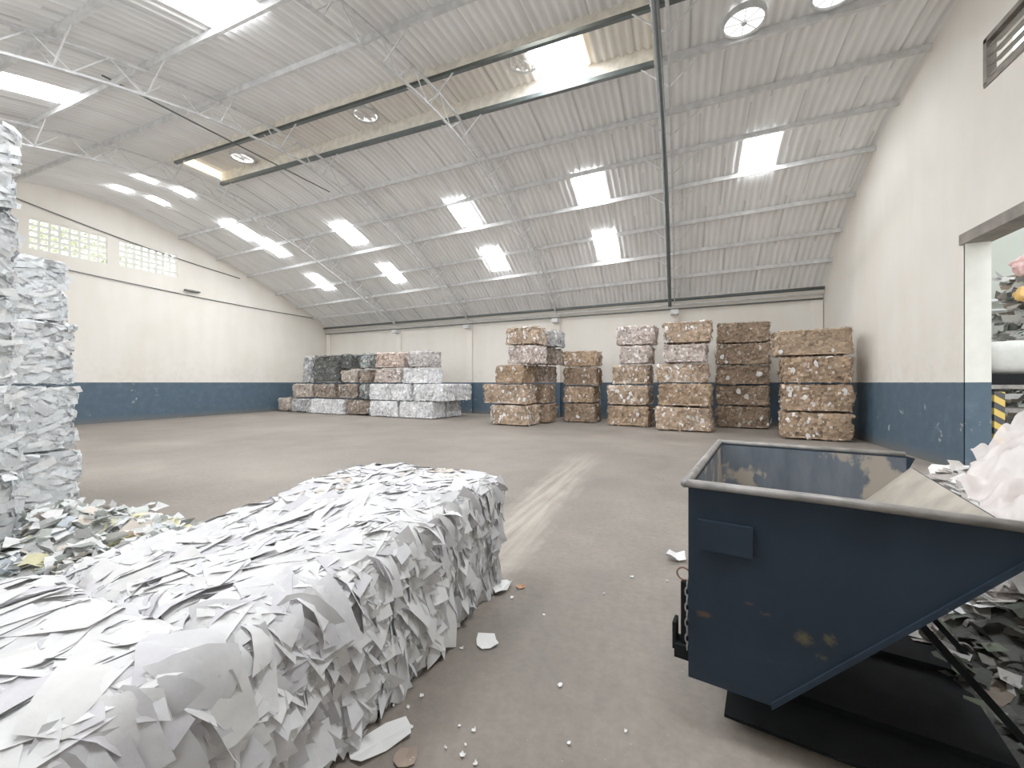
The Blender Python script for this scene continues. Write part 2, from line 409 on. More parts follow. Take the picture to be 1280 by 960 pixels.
# lattice trusses
def truss(X, label, dark):
    t = thing('roof_truss', label, 'truss', (X, yback(X), 0), 0, 'arched lattice roof trusses'); B = Vector((X, yback(X), 0))
    ye = yback(X) - .05
    def top(Y): return Vector((0, Y - B.y, roof(X, Y) - .2))
    def bot(Y):
        return Vector((0, Y - B.y, roof(X, Y) - .2 - .48 * min(1, .35 + (ye - Y) / 2.5)))
    ys = [YF + .1 + (ye - YF - .1) * i / 36 for i in range(37)]
    m = MB(); m.tube([top(y) for y in ys], .034, 4); m.build('top_chord', M['light'], t)
    m = MB(); m.tube([bot(y) for y in ys], .03, 4); m.build('bottom_chord', M['light'], t)
    pan = [1.6 + (ye - .3 - 1.6) * i / 16 for i in range(17)]
    for i, (a, b) in enumerate(zip(pan[:-1], pan[1:])):
        mid = (a + b) / 2
        for p, q in ((bot(a), top(mid)), (top(mid), bot(b))):
            m = MB(); m.tube([p, q], .015, 4); m.build('web_strut', M['light'], t)
    for tt in PUR + [None] * 3:
        if tt is None: continue
        Y = YRIDGE + tt * (yback(X) - YRIDGE)
        for sx in (-1, 1):
            if XL + .8 < X + sx * .7 < XR:
                Y2 = YRIDGE + tt * (yback(X + sx * .7) - YRIDGE)
                m = MB(); m.tube([bot(Y), Vector((sx * .7, Y2 - B.y, roof(X + sx * .7, Y2) - .14))], .016, 4); m.build('knee_brace', M['light'], t)
    for Y in [y1, y0 + .1] + FP[:4]:
        for sx in (-1, 1):
            if XL + .8 < X + sx * .6 < XR:
                m = MB(); m.tube([bot(Y), Vector((sx * .6, Y - B.y, roof(X + sx * .6, Y) - .14))], .016, 4); m.build('knee_brace', M['light'], t)
    m = MB(); m.box((-.14, -.5, roof(X, ye) - .75), (.14, -.01, roof(X, ye) - .58)); m.build('bearing_bracket', M['steel'], t)
    return t
tl = ['pale arched lattice truss alongside the dark pipe, nearest the right wall', 'pale arched lattice truss second from the right wall',
      'pale arched lattice truss third from the right wall', 'pale arched lattice truss at the left end of the ridge monitor']
for X, l in zip(TRUSS_X, tl): truss(X, l, False)
m = MB(); X = -.37; ye = yback(X)
ys = [1.5 + (ye - .35 - 1.5) * i / 30 for i in range(31)]
m.tube([(X, y, roof(X, y) - .72 + .1 * max(0, (y - ye + 2) / 2)) for y in ys] , .07, 8)
tag(m.build('drain_pipe', M['dark'], None, True), 'dark pipe hung under the truss nearest the right wall', 'pipe')

# pipes under the back eave
for i, (dz, r, dy, lab) in enumerate(((-.14, .06, .3, 'thick dark pipe under the back eave, uppermost of three'), (-.32, .03, .22, 'thin pipe under the back eave, middle of three'), (-.47, .03, .16, 'thin pipe under the back eave, lowest of three'))):
    m = MB(); m.tube([(x, yback(x) - dy, roof(x, yback(x)) + dz) for x in (XL + .05, -14, -8, -2, XR - .05)], r, 8)
    tag(m.build('eave_pipe', M['dark' if i != 1 else 'steel'], None, True), lab, 'pipe', 'pipes under the back eave')

# ------------------------------------------------------------------ skylights, from their corners seen on the roof surface
def skylight(cx, cy, wx, ly, label, group=None, rows=1):
    wx *= .8; ly *= .8
    if cx is None: X, Y = cy
    else: p = on_roof(cx, cy); X, Y = p.x, p.y
    o = thing('skylight_panel', label, 'skylight', (X, Y, 0), 0, group)
    m = MB()
    def fn(u, v):
        xx = X + (u - .5) * wx; yy = Y + (v - .5) * ly
        return (xx - X, yy - Y, roof(xx, yy) - .04 + .026 * cos(2 * pi * xx / PER))
    m.grid(fn, 48, 6); m.build('translucent_sheet', M['sky'], o, True)
    for sx in (-1, 1):
        m = MB(); m.tube([Vector(fn(.5 + sx * .5, v / 6)) for v in range(7)], .012, 4); m.build('edge_strip', M['light'], o)
    return o
SKY = [
 (246, -10, 1.4, 1.9, 'large bright skylight overhead at the upper left, nearest the viewer'),
 (30, 106, 1.0, 1.6, 'bright skylight on the near slope above the left wall'),
 (301, 287, 1.0, 1.5, 'upper skylight of the pair touching end to end on the left'),
 (342, 309, 1.0, 1.4, 'lower skylight of the pair touching end to end on the left'),
 (401, 352, 1.0, 1.4, 'lowest skylight by the left wall corner'),
 (437, 291, 1.05, 1.5, 'upper row skylight, left of the three across the middle of the back slope'),
 (490, 341, 1.0, 1.4, 'lower row skylight second from the left wall corner'),
 (579, 264, 1.05, 1.5, 'upper row skylight in the middle of the back slope'),
 (619, 323, 1.0, 1.4, 'lower row skylight in the middle of the back slope'),
 (738, 233, 1.05, 1.5, 'upper row skylight just left of the dark pipe'),
 (758, 305, 1.0, 1.4, 'lower row skylight just left of the dark pipe'),
 (949, 192, 1.0, 1.4, 'skylight right of the dark pipe near the right wall'),
]
for s in SKY: skylight(*s, group='skylights in the main roof')
for i, (cx, cy, lab) in enumerate(((152, 235, 'small skylight near the left wall, lower left of four'), (182, 223, 'small skylight near the left wall, upper left of four'), (199, 250, 'small skylight near the left wall, lower right of four'), (230, 239, 'small skylight near the left wall, upper right of four'))):
    skylight(cx, cy, .45, .6, lab, 'four small skylights by the left wall')
for (xy, lab) in (((-8.6, 1.0), 'left'), ((-3.9, 1.2), 'middle'), ((.6, 1.2), 'right'), ((-12.8, .6), 'leftmost')):  # unseen panels added behind the camera to light the foreground
    skylight(None, xy, 1.4, 1.9, '%s added skylight of the unseen front slope row, put in to light the foreground' % lab, 'skylights in the main roof')
# skylight in the monitor roof
def on_z(px, py, z):
    d = direc(px, py); t = (z - H_EYE) / d.z; p = d * t; p.z = z; return p
p = on_z(696, 74, 8.57)
o = thing('skylight_panel', 'bright skylight sheet in the ridge monitor roof', 'skylight', (p.x, 8.25, 0))
m = MB(); m.grid(lambda u, v: ((u - .5) * .95, (v - .5) * 1.35, 8.57 - .15 * fx(p.x) + .06), 4, 4); m.build('translucent_sheet', M['sky'], o)
m = MB(); m.grid(lambda u, v: (.5 + u * .16, (v - .5) * 1.3, 8.57 - .15 * fx(p.x) + .06), 2, 4); m.build('yellowed_strip', M['amber'], o)['label'] = 'yellowed translucent strip'

# turbine ventilators
def ventilator(px, py, z, label, r=.3, tilt=0):
    if z is None: p = on_roof(px, py); p.z -= .1
    else: p = on_z(px, py, z)
    o = thing('roof_ventilator', label, 'ventilator', p, 0, 'round roof ventilators')
    m = MB(); m.lathe([(r + .04, .06), (r + .04, -.04), (r, -.04), (r, .06)], 28); m.build('throat_ring', M['light'], o, True)
    m = MB(); m.lathe([(r, .0), (r * .9, .04), (r * .6, .055), (.01, .06)], 28); m.build('dome', M['vent'], o, True)
    for kx in range(4):
        a = kx * pi / 4; m = MB(); m.tube([(-r * cos(a), -r * sin(a), -.02), (r * cos(a), r * sin(a), -.02)], .009, 4); m.build('spoke', M['steel'], o)
    m = MB(); m.lathe([(.0, -.05), (.05, -.05), (.05, .0), (0, .0)], 12); m.build('hub', M['steel'], o)
ventilator(303, 197, 8.57, 'round roof ventilator in the ridge monitor at its left end')
ventilator(457, 143, 8.57, 'round roof ventilator in the ridge monitor between two trusses')
ventilator(655, 76, 8.57, 'round roof ventilator in the ridge monitor beside its skylight')
ventilator(930, 20, None, 'round roof ventilator right of the dark pipe, in full view', .33)
ventilator(1046, -20, None, 'round roof ventilator at the top edge near the right wall', .33)

# ------------------------------------------------------------------ windows (block lattices) in the left wall, louvre in the right wall
for i, (a0, a1, z0, z1) in enumerate(LW):
    o = thing('window_%d' % (i + 1), None, None, (XL, (a0 + a1) / 2, z0)); o['kind'] = 'structure'
    m = MB(); cols = 8; rows = 5; yc = (a0 + a1) / 2
    for r_ in range(rows + 1):
        z = (z1 - z0) * r_ / rows; m.box((-.14, a0 - yc, z - .035), (-.02, a1 - yc, z + .035))
    for c_ in range(cols + 1):
        y = a0 - yc + (a1 - a0) * c_ / cols; m.box((-.13, y - .035, 0), (-.03, y + .035, z1 - z0))
    m.build('block_lattice', M['white'], o)
o = thing('window_3', None, None, (XR, 7.45, 6.28)); o['kind'] = 'structure'
m = MB()
for a, b in (((-.02, -1.45, -.04), (.1, 1.45, .03)), ((-.02, -1.45, .66), (.1, 1.45, .74)), ((-.02, 1.38, 0), (.1, 1.46, .72)), ((-.02, -1.46, 0), (.1, -1.38, .72))): m.box(a, b)
m.build('frame', M['brown'], o)
for kx in range(4):
    m = MB(); z = .1 + .155 * kx; m.prism([(.0, -1.4, z), (.16, -1.4, z + .09), (.16, -1.4, z + .105), (.0, -1.4, z + .015)], (0, 2.8, 0)); m.build('slat', M['brown'], o)

# tree outside the lattice windows
tr = thing('tree', 'pale green tree outside behind the lattice windows of the left wall', 'tree', (-24.5, 9.3, 0)); r9 = random.Random(4)
m = MB(); m.tube([(0, 0, 0), (.1, .1, 3), (0, .2, 6)], .16, 8); m.build('trunk', M['brown'], tr)
m = MB()
for i in range(900):
    d = Vector((r9.gauss(0, 1), r9.gauss(0, 1), r9.gauss(0, 1))).normalized(); c = Vector((0, 0, 7.2)) + Vector((d.x * 1.5, d.y * 2.6, d.z * 1.7)) * r9.uniform(.5, 1); t1 = d.orthogonal().normalized(); t2 = d.cross(t1); a_ = r9.uniform(.06, .15)
    m.face([c - t1 * a_, c + t2 * a_ * .5, c + t1 * a_, c - t2 * a_ * .5], shade((.42, .5, .26), r9, .3))
m.build('crown', M['bale'], tr)

# wires along the left wall
def wire_through(pts, name, label):
    m = MB(); m.tube(pts, .02, 6); tag(m.build(name, M['dark']), label, 'cable', 'cables on the left side')
a = on_x(8, 243, XL + .05); b = on_x(300, 348, XL + .05)
wire_through([a.lerp(b, t) - Vector((0, 0, .12 * sin(pi * t))) for t in [i / 10 for i in range(11)]], 'wall_cable', 'upper dark cable along the left wall above the lattice windows')
a = on_x(60, 332, XL + .05); b = on_x(405, 400, XL + .05)
pts = [a.lerp(b, t) - Vector((0, 0, .1 * sin(pi * t))) for t in [i / 10 for i in range(11)]]
wire_through(pts, 'wall_cable', 'lower dark cable along the left wall under the lattice windows')
c = on_x(240, 364, XL + .08); m = MB(); m.box((c.x - .06, c.y - .3, c.z - .03), (c.x + .1, c.y + .3, c.z + .03)); tag(m.build('cable_box', M['dark']), 'small dark junction box on the lower left wall cable', 'box')
a = Vector((-8.6, 4.3, roof(-8.6, 4.3) - .9)); b = Vector((-16.8, 16.4, roof(-16.8, 16.4) - .5))
a = on_x(127, 94, -11.0); b = on_x(412, 240, -9.6)
wire_through([a.lerp(b, t) for t in [i / 8 for i in range(9)]], 'roof_cable', 'taut dark cable stretched under the roof at the left')

# ------------------------------------------------------------------ doorway in the right wall
o = thing('door_1', None, None, (XR, 9.4, 0)); o['kind'] = 'structure'
m = MB(); m.box((-.03, -4.8, 3.92), (.36, .1, 4.1)); m.build('lintel', M['brown'], o)
m = MB(); m.box((.0, -.004, 1.56), (.33, .03, 3.92)); m.build('jamb_upper', M['white'], o)
m = MB(); m.box((.0, -.005, .0), (.33, .03, 1.56)); m.build('jamb_lower', M['wall'], o)
m = MB(); m.box((4.82, 14.4, 0), (15, 14.6, 7.5)); tag(m.build('wall_annex_back', M['annex']), None, None, None, 'structure')
m = MB(); m.box((13.5, 3, 0), (13.7, 14.4, 7.5)); tag(m.build('wall_annex_right', M['annex']), None, None, None, 'structure')

# ------------------------------------------------------------------ bales
PAL = {
 'kraft': dict(body=[(0.325, 0.215, 0.13), (0.403, 0.273, 0.172), (0.26, 0.169, 0.104), (0.481, 0.338, 0.218)], chips=[(0.481, 0.332, 0.213), (0.39, 0.26, 0.16), (0.858, 0.78, 0.728), (0.65, 0.507, 0.403), (0.299, 0.195, 0.125), (0.546, 0.39, 0.248)]),
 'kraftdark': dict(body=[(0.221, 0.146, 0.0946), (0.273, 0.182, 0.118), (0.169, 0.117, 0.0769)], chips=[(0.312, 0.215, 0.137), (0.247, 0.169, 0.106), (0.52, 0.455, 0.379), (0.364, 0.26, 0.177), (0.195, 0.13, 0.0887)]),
 'kraftmix': dict(body=[(0.36, 0.246, 0.164), (0.444, 0.318, 0.218), (0.3, 0.204, 0.137)], chips=[(0.504, 0.36, 0.246), (0.9, 0.864, 0.84), (0.84, 0.744, 0.684), (0.42, 0.288, 0.186), (0.54, 0.564, 0.546), (0.324, 0.216, 0.142), (0.66, 0.504, 0.408)]),
 'pinkmix': dict(body=[(0.495, 0.396, 0.352), (0.605, 0.506, 0.462), (0.396, 0.319, 0.286)], chips=[(0.88, 0.847, 0.825), (0.715, 0.605, 0.55), (0.495, 0.374, 0.308), (0.792, 0.726, 0.693), (0.55, 0.462, 0.418), (0.33, 0.253, 0.22)]),
 'white': dict(body=[(0.726, 0.726, 0.748), (0.836, 0.836, 0.858), (0.605, 0.605, 0.638)], chips=[(0.9, 0.9, 0.9), (0.88, 0.88, 0.9), (0.9, 0.9, 0.9), (0.77, 0.77, 0.814), (0.9, 0.9, 0.88), (0.55, 0.55, 0.583)]),
 'grey': dict(body=[(.4, .4, .42), (.5, .5, .51), (.3, .3, .31)], chips=[(.58, .58, .6), (.45, .45, .47), (.68, .67, .66), (.33, .33, .34), (.5, .47, .44)]),
 'dark': dict(body=[(.06, .062, .06), (.09, .09, .085), (.045, .048, .045)], chips=[(.12, .12, .115), (.07, .08, .072), (.3, .3, .29), (.16, .15, .135), (.05, .055, .05), (.1, .115, .1)]),
 'brown': dict(body=[(0.23, 0.172, 0.138), (0.299, 0.23, 0.184), (0.161, 0.127, 0.103)], chips=[(0.414, 0.322, 0.253), (0.276, 0.207, 0.161), (0.632, 0.575, 0.529), (0.184, 0.149, 0.132), (0.483, 0.391, 0.322), (0.23, 0.253, 0.241)]),
 'teal': dict(body=[(.16, .18, .17), (.24, .25, .24), (.12, .12, .11)], chips=[(.3, .38, .4), (.5, .5, .49), (.2, .25, .26), (.34, .28, .23), (.6, .58, .56), (.13, .12, .11)]),
 'kraftplain': dict(body=[(0.38, 0.265, 0.173), (0.437, 0.31, 0.204), (0.333, 0.23, 0.147)], chips=[(0.46, 0.328, 0.215), (0.402, 0.287, 0.183), (0.345, 0.236, 0.152), (0.506, 0.368, 0.251)]),
 'pinktop': dict(body=[(.45, .34, .28), (.52, .4, .34), (.38, .28, .23)], chips=[(.62, .46, .38), (.75, .62, .55), (.5, .37, .3), (.8, .76, .73), (.36, .27, .22)]),
 'greypink': dict(body=[(.45, .42, .41), (.52, .49, .48), (.38, .35, .34)], chips=[(.62, .57, .55), (.52, .48, .47), (.7, .67, .66), (.42, .38, .37)]),
 'greywhite': dict(body=[(0.6, 0.6, 0.624), (0.72, 0.72, 0.744), (0.48, 0.48, 0.492)], chips=[(0.9, 0.9, 0.9), (0.792, 0.792, 0.816), (0.6, 0.6, 0.624), (0.9, 0.9, 0.9), (0.48, 0.48, 0.504)]),  # white paper with the shade of the side faces put into the colour
 'tanpap': dict(body=[(.45, .38, .32), (.52, .45, .39), (.36, .3, .26)], chips=[(.6, .53, .46), (.5, .42, .35), (.72, .68, .63), (.38, .31, .26)]),
 'office': dict(body=[(0.77, 0.792, 0.814), (0.858, 0.88, 0.9), (0.66, 0.682, 0.704)], chips=[(0.858, 0.88, 0.9), (0.792, 0.825, 0.858), (0.9, 0.9, 0.9), (0.66, 0.693, 0.726), (0.836, 0.869, 0.858), (0.88, 0.9, 0.9), (0.9, 0.9, 0.9), (0.55, 0.572, 0.594)]),
}
def round_proj(p, h, r, off=0.0):
    q = Vector((max(-h.x + r, min(h.x - r, p.x)), max(-h.y + r, min(h.y - r, p.y)), max(-h.z + r, min(h.z - r, p.z))))
    d = p - q
    if d.length < 1e-6: return p.copy(), Vector((0, 0, 1))
    n = d.normalized(); return q + n * (r + off), n
def box_faces(h): return [(Vector((0, 0, 1)), Vector((1, 0, 0)), Vector((0, 1, 0)), h.z, h.x, h.y), (Vector((0, 0, -1)), Vector((0, 1, 0)), Vector((1, 0, 0)), h.z, h.y, h.x),
    (Vector((1, 0, 0)), Vector((0, 1, 0)), Vector((0, 0, 1)), h.x, h.y, h.z), (Vector((-1, 0, 0)), Vector((0, 0, 1)), Vector((0, 1, 0)), h.x, h.z, h.y),
    (Vector((0, -1, 0)), Vector((1, 0, 0)), Vector((0, 0, 1)), h.y, h.x, h.z), (Vector((0, 1, 0)), Vector((0, 0, 1)), Vector((1, 0, 0)), h.y, h.z, h.x)]
def make_bale(name, w, d, hgt, pal, label, loc, rz=0, seed=0, res=.065, flakes=520, fs=(.04, .17), rnd=.09, amp=.075, group=None, flat=False, tilt=1.0, thin=(.35, .8), wht=None):
    """one pressed bale: crumpled rounded block with loose flakes pressed into its faces; origin at the base centre"""
    r = random.Random(seed); h = Vector((w / 2 - .025, d / 2 - .025, hgt / 2 - .012)); P = PAL[pal]; m = MB(); so = Vector((seed * 3.1, seed * 1.7, seed * .9))
    def disp(p, n):
        side = .35 if abs(n.z) > .7 else 1.0
        a = noise.noise(p * 1.4 + so) * 1.2 + noise.noise(p * 4 + so) * .8 + noise.noise(p * 12 + so) * .6
        return -amp * .6 * side + amp * side * a * .55
    for n, a, b, hn, ha, hb in box_faces(h):
        if n.z < -.5: continue
        nu = max(3, int(2 * ha / res)); nv = max(3, int(2 * hb / res)); base = len(m.v); cav_shade = []
        for i in range(nu + 1):
            for j in range(nv + 1):
                p = n * hn + a * (ha * (2 * i / nu - 1)) + b * (hb * (2 * j / nv - 1))
                q, nn = round_proj(p, h, rnd); dv = disp(q, nn); cav_shade.append(max(.5, min(1.2, 1.08 + dv / amp * .7 + .25))); q = q + nn * dv; m.v.append((q.x, q.y, q.z + hgt / 2))  # recesses get a darker factor, occlusion shade put into the face colour
        for i in range(nu):
            for j in range(nv):
                k0 = base + i * (nv + 1) + j; m.f.append((k0, k0 + nv + 1, k0 + nv + 2, k0 + 1))
                v = Vector(m.v[k0]); g = noise.noise(v * 5 + so) * .5 + .5
                c = P['body'][int(g * 2.99 * .999) % len(P['body'])] if r.random() < .85 else r.choice(P['chips'])
                m.c.append(tuple(x * cav_shade[k0 - base] for x in shade(c, r, .2)))
    F = [f for f in box_faces(h) if f[0].z > -.5]; wts = [f[4] * f[5] * (.6 if f[0].z > .5 else 1) for f in F]
    for _ in range(flakes):
        n, a, b, hn, ha, hb = r.choices(F, wts)[0]
        p = n * hn + a * (ha * r.uniform(-1, 1)) + b * (hb * r.uniform(-1, 1)); q, nn = round_proj(p, h, rnd); q = q + nn * (disp(q, nn) + r.uniform(-.005, .03))
        if q.z > h.z + .0: q.z = h.z
        t1 = nn.cross(Vector((r.gauss(0, 1), r.gauss(0, 1), r.gauss(0, 1)))).normalized()
        if abs(nn.z) < .6:
            vert = Vector((0, 0, 1)) if not flat else Vector((0, 0, 1)).cross(nn)
            t1 = (vert - nn * vert.dot(nn)).normalized(); t1 = (t1 + nn.cross(t1) * r.gauss(0, .45)).normalized()
        t1 = (t1 + nn * r.gauss(0, .22 * tilt)).normalized(); t2 = nn.cross(t1).normalized(); t2 = (t2 + nn * r.gauss(0, .25 * tilt)).normalized()
        L = r.uniform(*fs); W = L * r.uniform(*thin); g2 = noise.noise(q * 1.7 + so * 2) + .7 * noise.noise(q * 4.3 + so); cl = P['chips'] if g2 > .22 else P['body'] + P['chips'][:2]; c = shade(r.choice(cl), r, .14); bd = nn * r.uniform(-.02, .03)
        pts = [q + t1 * (L * .5 * r.uniform(.7, 1.1)) * s1 + t2 * (W * .5 * r.uniform(.6, 1.1)) * s2 for s1, s2 in ((-1, -1), (1, -1), (1, 1), (-1, 1))]
        for pt in pts: pt.z = max(-h.z, min(h.z + .01, pt.z))
        off = Vector((0, 0, hgt / 2)); mid0 = (pts[0] + pts[1]) / 2 + bd; mid1 = (pts[2] + pts[3]) / 2 + bd
        for pt in (mid0, mid1): pt.z = max(-h.z, min(h.z + .01, pt.z))
        m.face([pts[0] + off, mid0 + off, mid1 + off, pts[3] + off], c); m.face([mid0 + off, pts[1] + off, pts[2] + off, mid1 + off], shade(c, r, .05))
    for _ in range(9 if pal in ('kraft', 'kraftplain', 'kraftdark') else 0):      # bigger white scraps caught in the face
        n, a, b, hn, ha, hb = r.choices(F, wts)[0]
        if n.z > .5: continue
        pc = n * (hn + .005) + a * (ha * r.uniform(-.9, .9)) + b * (hb * r.uniform(-.8, .8)); k1 = r.uniform(.05, .13); c = shade(r.choice([(.8, .78, .76), (.74, .68, .64), (.85, .84, .84)]), r, .08); kn = 7
        pts = []
        for i in range(kn):
            an = 2 * pi * i / kn; rr_ = k1 * r.uniform(.5, 1.1); p = pc + a * (cos(an) * rr_ * .7) + b * (sin(an) * rr_); p.z = max(-h.z, min(h.z, p.z)); pts.append(p + n * r.uniform(-.02, .012) + Vector((0, 0, hgt / 2)))
        m.face(pts, c)
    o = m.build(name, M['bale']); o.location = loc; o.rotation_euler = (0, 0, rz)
    return tag(o, label, 'bale', group)

ANG = -math.atan2(2.2, 24.3); E1 = Vector((cos(ANG), sin(ANG), 0)); E2 = Vector((-sin(ANG), cos(ANG), 0))
seed_n = [10]
def line_px(P, px):         # point along E1 through P seen at column px
    d = direc(px, 478); # solve P + s E1 = t d
    det = E1.x * -d.y + d.x * E1.y
    s = (-P.x * -d.y + -d.x * P.y) / det if abs(det) > 1e-9 else 0
    return P + E1 * s
def stack(x0, yb, levels, depth, name='waste_bale', group=None, back=0.0):
    """levels: (px_left, px_right, y_top, palette, label) from the bottom up"""
    P0 = on_floor(x0, yb); t = P0.dot(FW); z = 0.0
    for (a, b, yt, pal, lab) in levels:
        A = line_px(P0, a); B = line_px(P0, b); w = (B - A).length; zt = H_EYE + t * (HZ - yt) / F_PX
        mid = (A + B) / 2 + E2 * (depth / 2 + back + R.uniform(0, .04)); seed_n[0] += 1
        make_bale(name, w, depth, zt - z, pal, lab, (mid.x, mid.y, z), ANG + R.uniform(-.025, .025), seed_n[0], group=group)
        z = zt
G1 = 'bales stacked along the back wall'
lv4 = ['bottom', 'second from bottom', 'third from bottom', 'topmost']; lv5 = ['bottom', 'second from bottom', 'middle', 'second from top', 'topmost']
st = 'of the four-high stack by the right wall'
stack(975, 549, [(976, 1072, 514.5, 'kraft', 'brown cardboard bale, bottom ' + st), (977, 1071, 480, 'kraft', 'brown cardboard bale, second from bottom ' + st),
                 (977, 1071, 446, 'kraft', 'brown cardboard bale, third from bottom ' + st), (967, 1071, 412, 'kraftplain', 'plain brown cardboard bale, topmost ' + st)], 1.15, 'cardboard_bale', G1)
st = 'of the dark stack beside the right-wall stack'
stack(896, 534.5, [(894, 965, y, 'kraftdark', 'shaded cardboard bale, %s %s' % (l, st)) for l, y in zip(lv5, (507, 481.5, 457, 430, 403.5))], .85, 'cardboard_bale', G1)  # darker palette puts the shade on this set-back stack into its colour
st = 'of the tallest mixed stack in the right group'
stack(817, 538, [(a, b, y, p, 'mixed paper bale, %s %s' % (l, st)) for l, a, b, y, p in zip(lv5, (817, 821, 818, 827, 826), (891, 891, 887, 885, 891), (508, 479, 454.5, 430.6, 403), ('kraftmix', 'kraft', 'kraftmix', 'pinkmix', 'kraftmix'))], 1.15, 'mixed_paper_bale', G1)
st = 'of the leftmost stack in the right group'
stack(757, 532, [(a, b, y, p, '%s bale, %s %s' % (q, l, st)) for l, a, b, y, p, q in zip(lv5, (757, 756, 763, 772, 768), (812, 812, 812, 814, 819), (506.5, 481, 456, 433, 408), ('kraft', 'kraftmix', 'kraftmix', 'pinkmix', 'pinkmix'), ('white-edged brown', 'mixed paper', 'mixed paper', 'narrow pale', 'pale pinkish'))], 1.1, 'mixed_paper_bale', G1)
st = 'of the front middle stack'
stack(610, 531, [(a, b, y, p, '%s bale, %s %s' % (q, l, st)) for l, a, b, y, p, q in zip(lv5, (610, 601, 616, 632, 630), (661, 657, 654, 671, 671), (505.5, 480, 456, 433, 410.5), ('kraftmix', 'kraftmix', 'kraft', 'pinkmix', 'kraftmix'), ('brown and white cardboard', 'wide brown and white paper', 'brown cardboard', 'pale mixed paper', 'light brown cardboard'))], 1.1, 'cardboard_bale', G1)
st = 'of the shaded stack right behind the front middle stack'
stack(610, 531, [(a, b, y, p, 'mixed bale, %s %s' % (l, st)) for l, a, b, y, p in zip(lv5, (614, 612, 622, 636, 636), (668, 666, 667, 676, 679), (505.5, 480, 456, 433, 411), ('kraftdark', 'kraftdark', 'brown', 'brown', 'grey'))], 1.1, 'mixed_paper_bale', G1, 1.25)  # lower bales use a darker palette, shade put into the colour
st = 'of the lower stack right of the middle ones'
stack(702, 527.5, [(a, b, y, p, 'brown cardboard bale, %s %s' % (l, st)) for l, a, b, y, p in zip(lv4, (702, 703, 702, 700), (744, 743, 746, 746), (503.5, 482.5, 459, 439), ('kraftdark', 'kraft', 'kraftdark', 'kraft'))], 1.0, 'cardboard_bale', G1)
# left corner group: one front line, common layer heights
G2 = 'bales piled in the far left corner'
PL = on_floor(387, 516.5); ZZ = [0, .74, 1.49, 2.16, 2.92]
def corner(a, b, l0, l1, pal, lab, name='waste_bale', depth=1.1, back=0.0):
    A = line_px(PL, a); B = line_px(PL, b); seed_n[0] += 1; mid = (A + B) / 2 + E2 * (depth / 2 + back + R.uniform(0, .04))
    make_bale(name, (B - A).length, depth, ZZ[l1] - ZZ[l0], pal, lab, (mid.x, mid.y, ZZ[l0]), ANG + R.uniform(-.006, .006), seed_n[0], group=G2, rnd=.07 if 'white' in pal else .17, amp=.06 if 'white' in pal else .13, fs=(.05, .2))
corner(343, 359.5, 0, 1, 'tanpap', 'small pale bale on the floor against the left wall')
corner(360.5, 386, 0, 1, 'grey', 'grey waste bale on the floor, second from the left wall')
corner(387, 428, 0, 1, 'white', 'white crumpled waste bale on the floor below the black bale')
corner(429.5, 458.5, 0, 1, 'brown', 'dark brown waste bale on the floor left of the white row')
corner(460, 496, 0, 1, 'white', 'white paper bale on the floor, left one of the white row', 'white_paper_bale', 1.0)
corner(497, 540, 0, 1, 'white', 'white paper bale on the floor, right one of the white row', 'white_paper_bale', 1.0)
corner(497, 541, 0, 1, 'greywhite', 'crumpled white bale toned grey for side shade, on the floor behind the white row', 'white_paper_bale', 1.1, 1.06)
corner(362, 387.5, 1, 2, 'tanpap', 'tan paper bale on top of the grey bale near the left wall')
corner(389, 416.5, 1, 2, 'brown', 'grey-brown waste bale carrying the big black bale')
corner(418, 444, 1, 2, 'brown', 'brown waste bale in the second layer under the rounded tan one')
corner(445.5, 458.5, 1, 2, 'teal', 'narrow bluish waste bale against the second layer of the white row')
corner(460, 513, 1, 2, 'white', 'long white paper bale in the second layer, left one', 'white_paper_bale', 1.0)
corner(515, 553, 1, 2, 'white', 'white paper bale in the second layer, right one', 'white_paper_bale', 1.0)
corner(515, 554, 1, 2, 'greywhite', 'white paper bale toned grey for side shade behind the second layer right end', 'white_paper_bale', 1.1, 1.06)
corner(375, 386.5, 2, 4, 'grey', 'tall pale bundle squeezed left of the big black bale')
corner(388, 420.5, 2, 4, 'dark', 'big black plastic waste bale, tallest at the left', 'plastic_bale')
corner(422, 443.5, 2, 3, 'tanpap', 'rounded tan waste bale right of the black bale')
corner(444.5, 459, 2, 3, 'brown', 'dark brown waste bale in the third layer left of the pink bales')
corner(464, 499, 2, 3, 'pinkmix', 'pinkish mixed bale in the third layer, left one above the white row', 'mixed_paper_bale')
corner(500.5, 534, 2, 3, 'white', 'white mixed bale in the third layer, right one above the white row', 'mixed_paper_bale')
corner(422, 436.5, 3, 4, 'dark', 'small black waste bundle on the rounded tan bale', 'plastic_bale')
corner(444.5, 461, 3, 4, 'teal', 'dark mottled waste bale left of the topmost pink bales')
corner(464, 503, 3, 4, 'pinktop', 'pink and brown paper bale, topmost above the white row', 'mixed_paper_bale')
corner(505, 535, 3, 4, 'greypink', 'greyish pink paper bale, topmost at the right above the white row', 'mixed_paper_bale')

# tall white stacks at the left
kw = dict(res=.045, flakes=2600, fs=(.06, .24), amp=.03, flat=True, rnd=.04, tilt=.35, thin=(.18, .5), group='white office paper bales at the left')
for i in range(4):
    make_bale('white_paper_bale', 2.2, 1.1, .755, 'office', 'white office paper bale, %s of the left four-high stack' % lv4[i], (-7.72 - (0, .05, .14, .28)[i], 2.0, .755 * i), R.uniform(-.01, .01), 200 + i, **kw)
for i in range(5):
    make_bale('white_paper_bale', 1.1, 2.3, .765, 'office', 'white office paper bale, %s of the five-high stack at the left edge' % lv5[i], (-5.98 + R.uniform(-.03, .03), .55, .765 * i), R.uniform(-.015, .015), 220 + i, **kw)

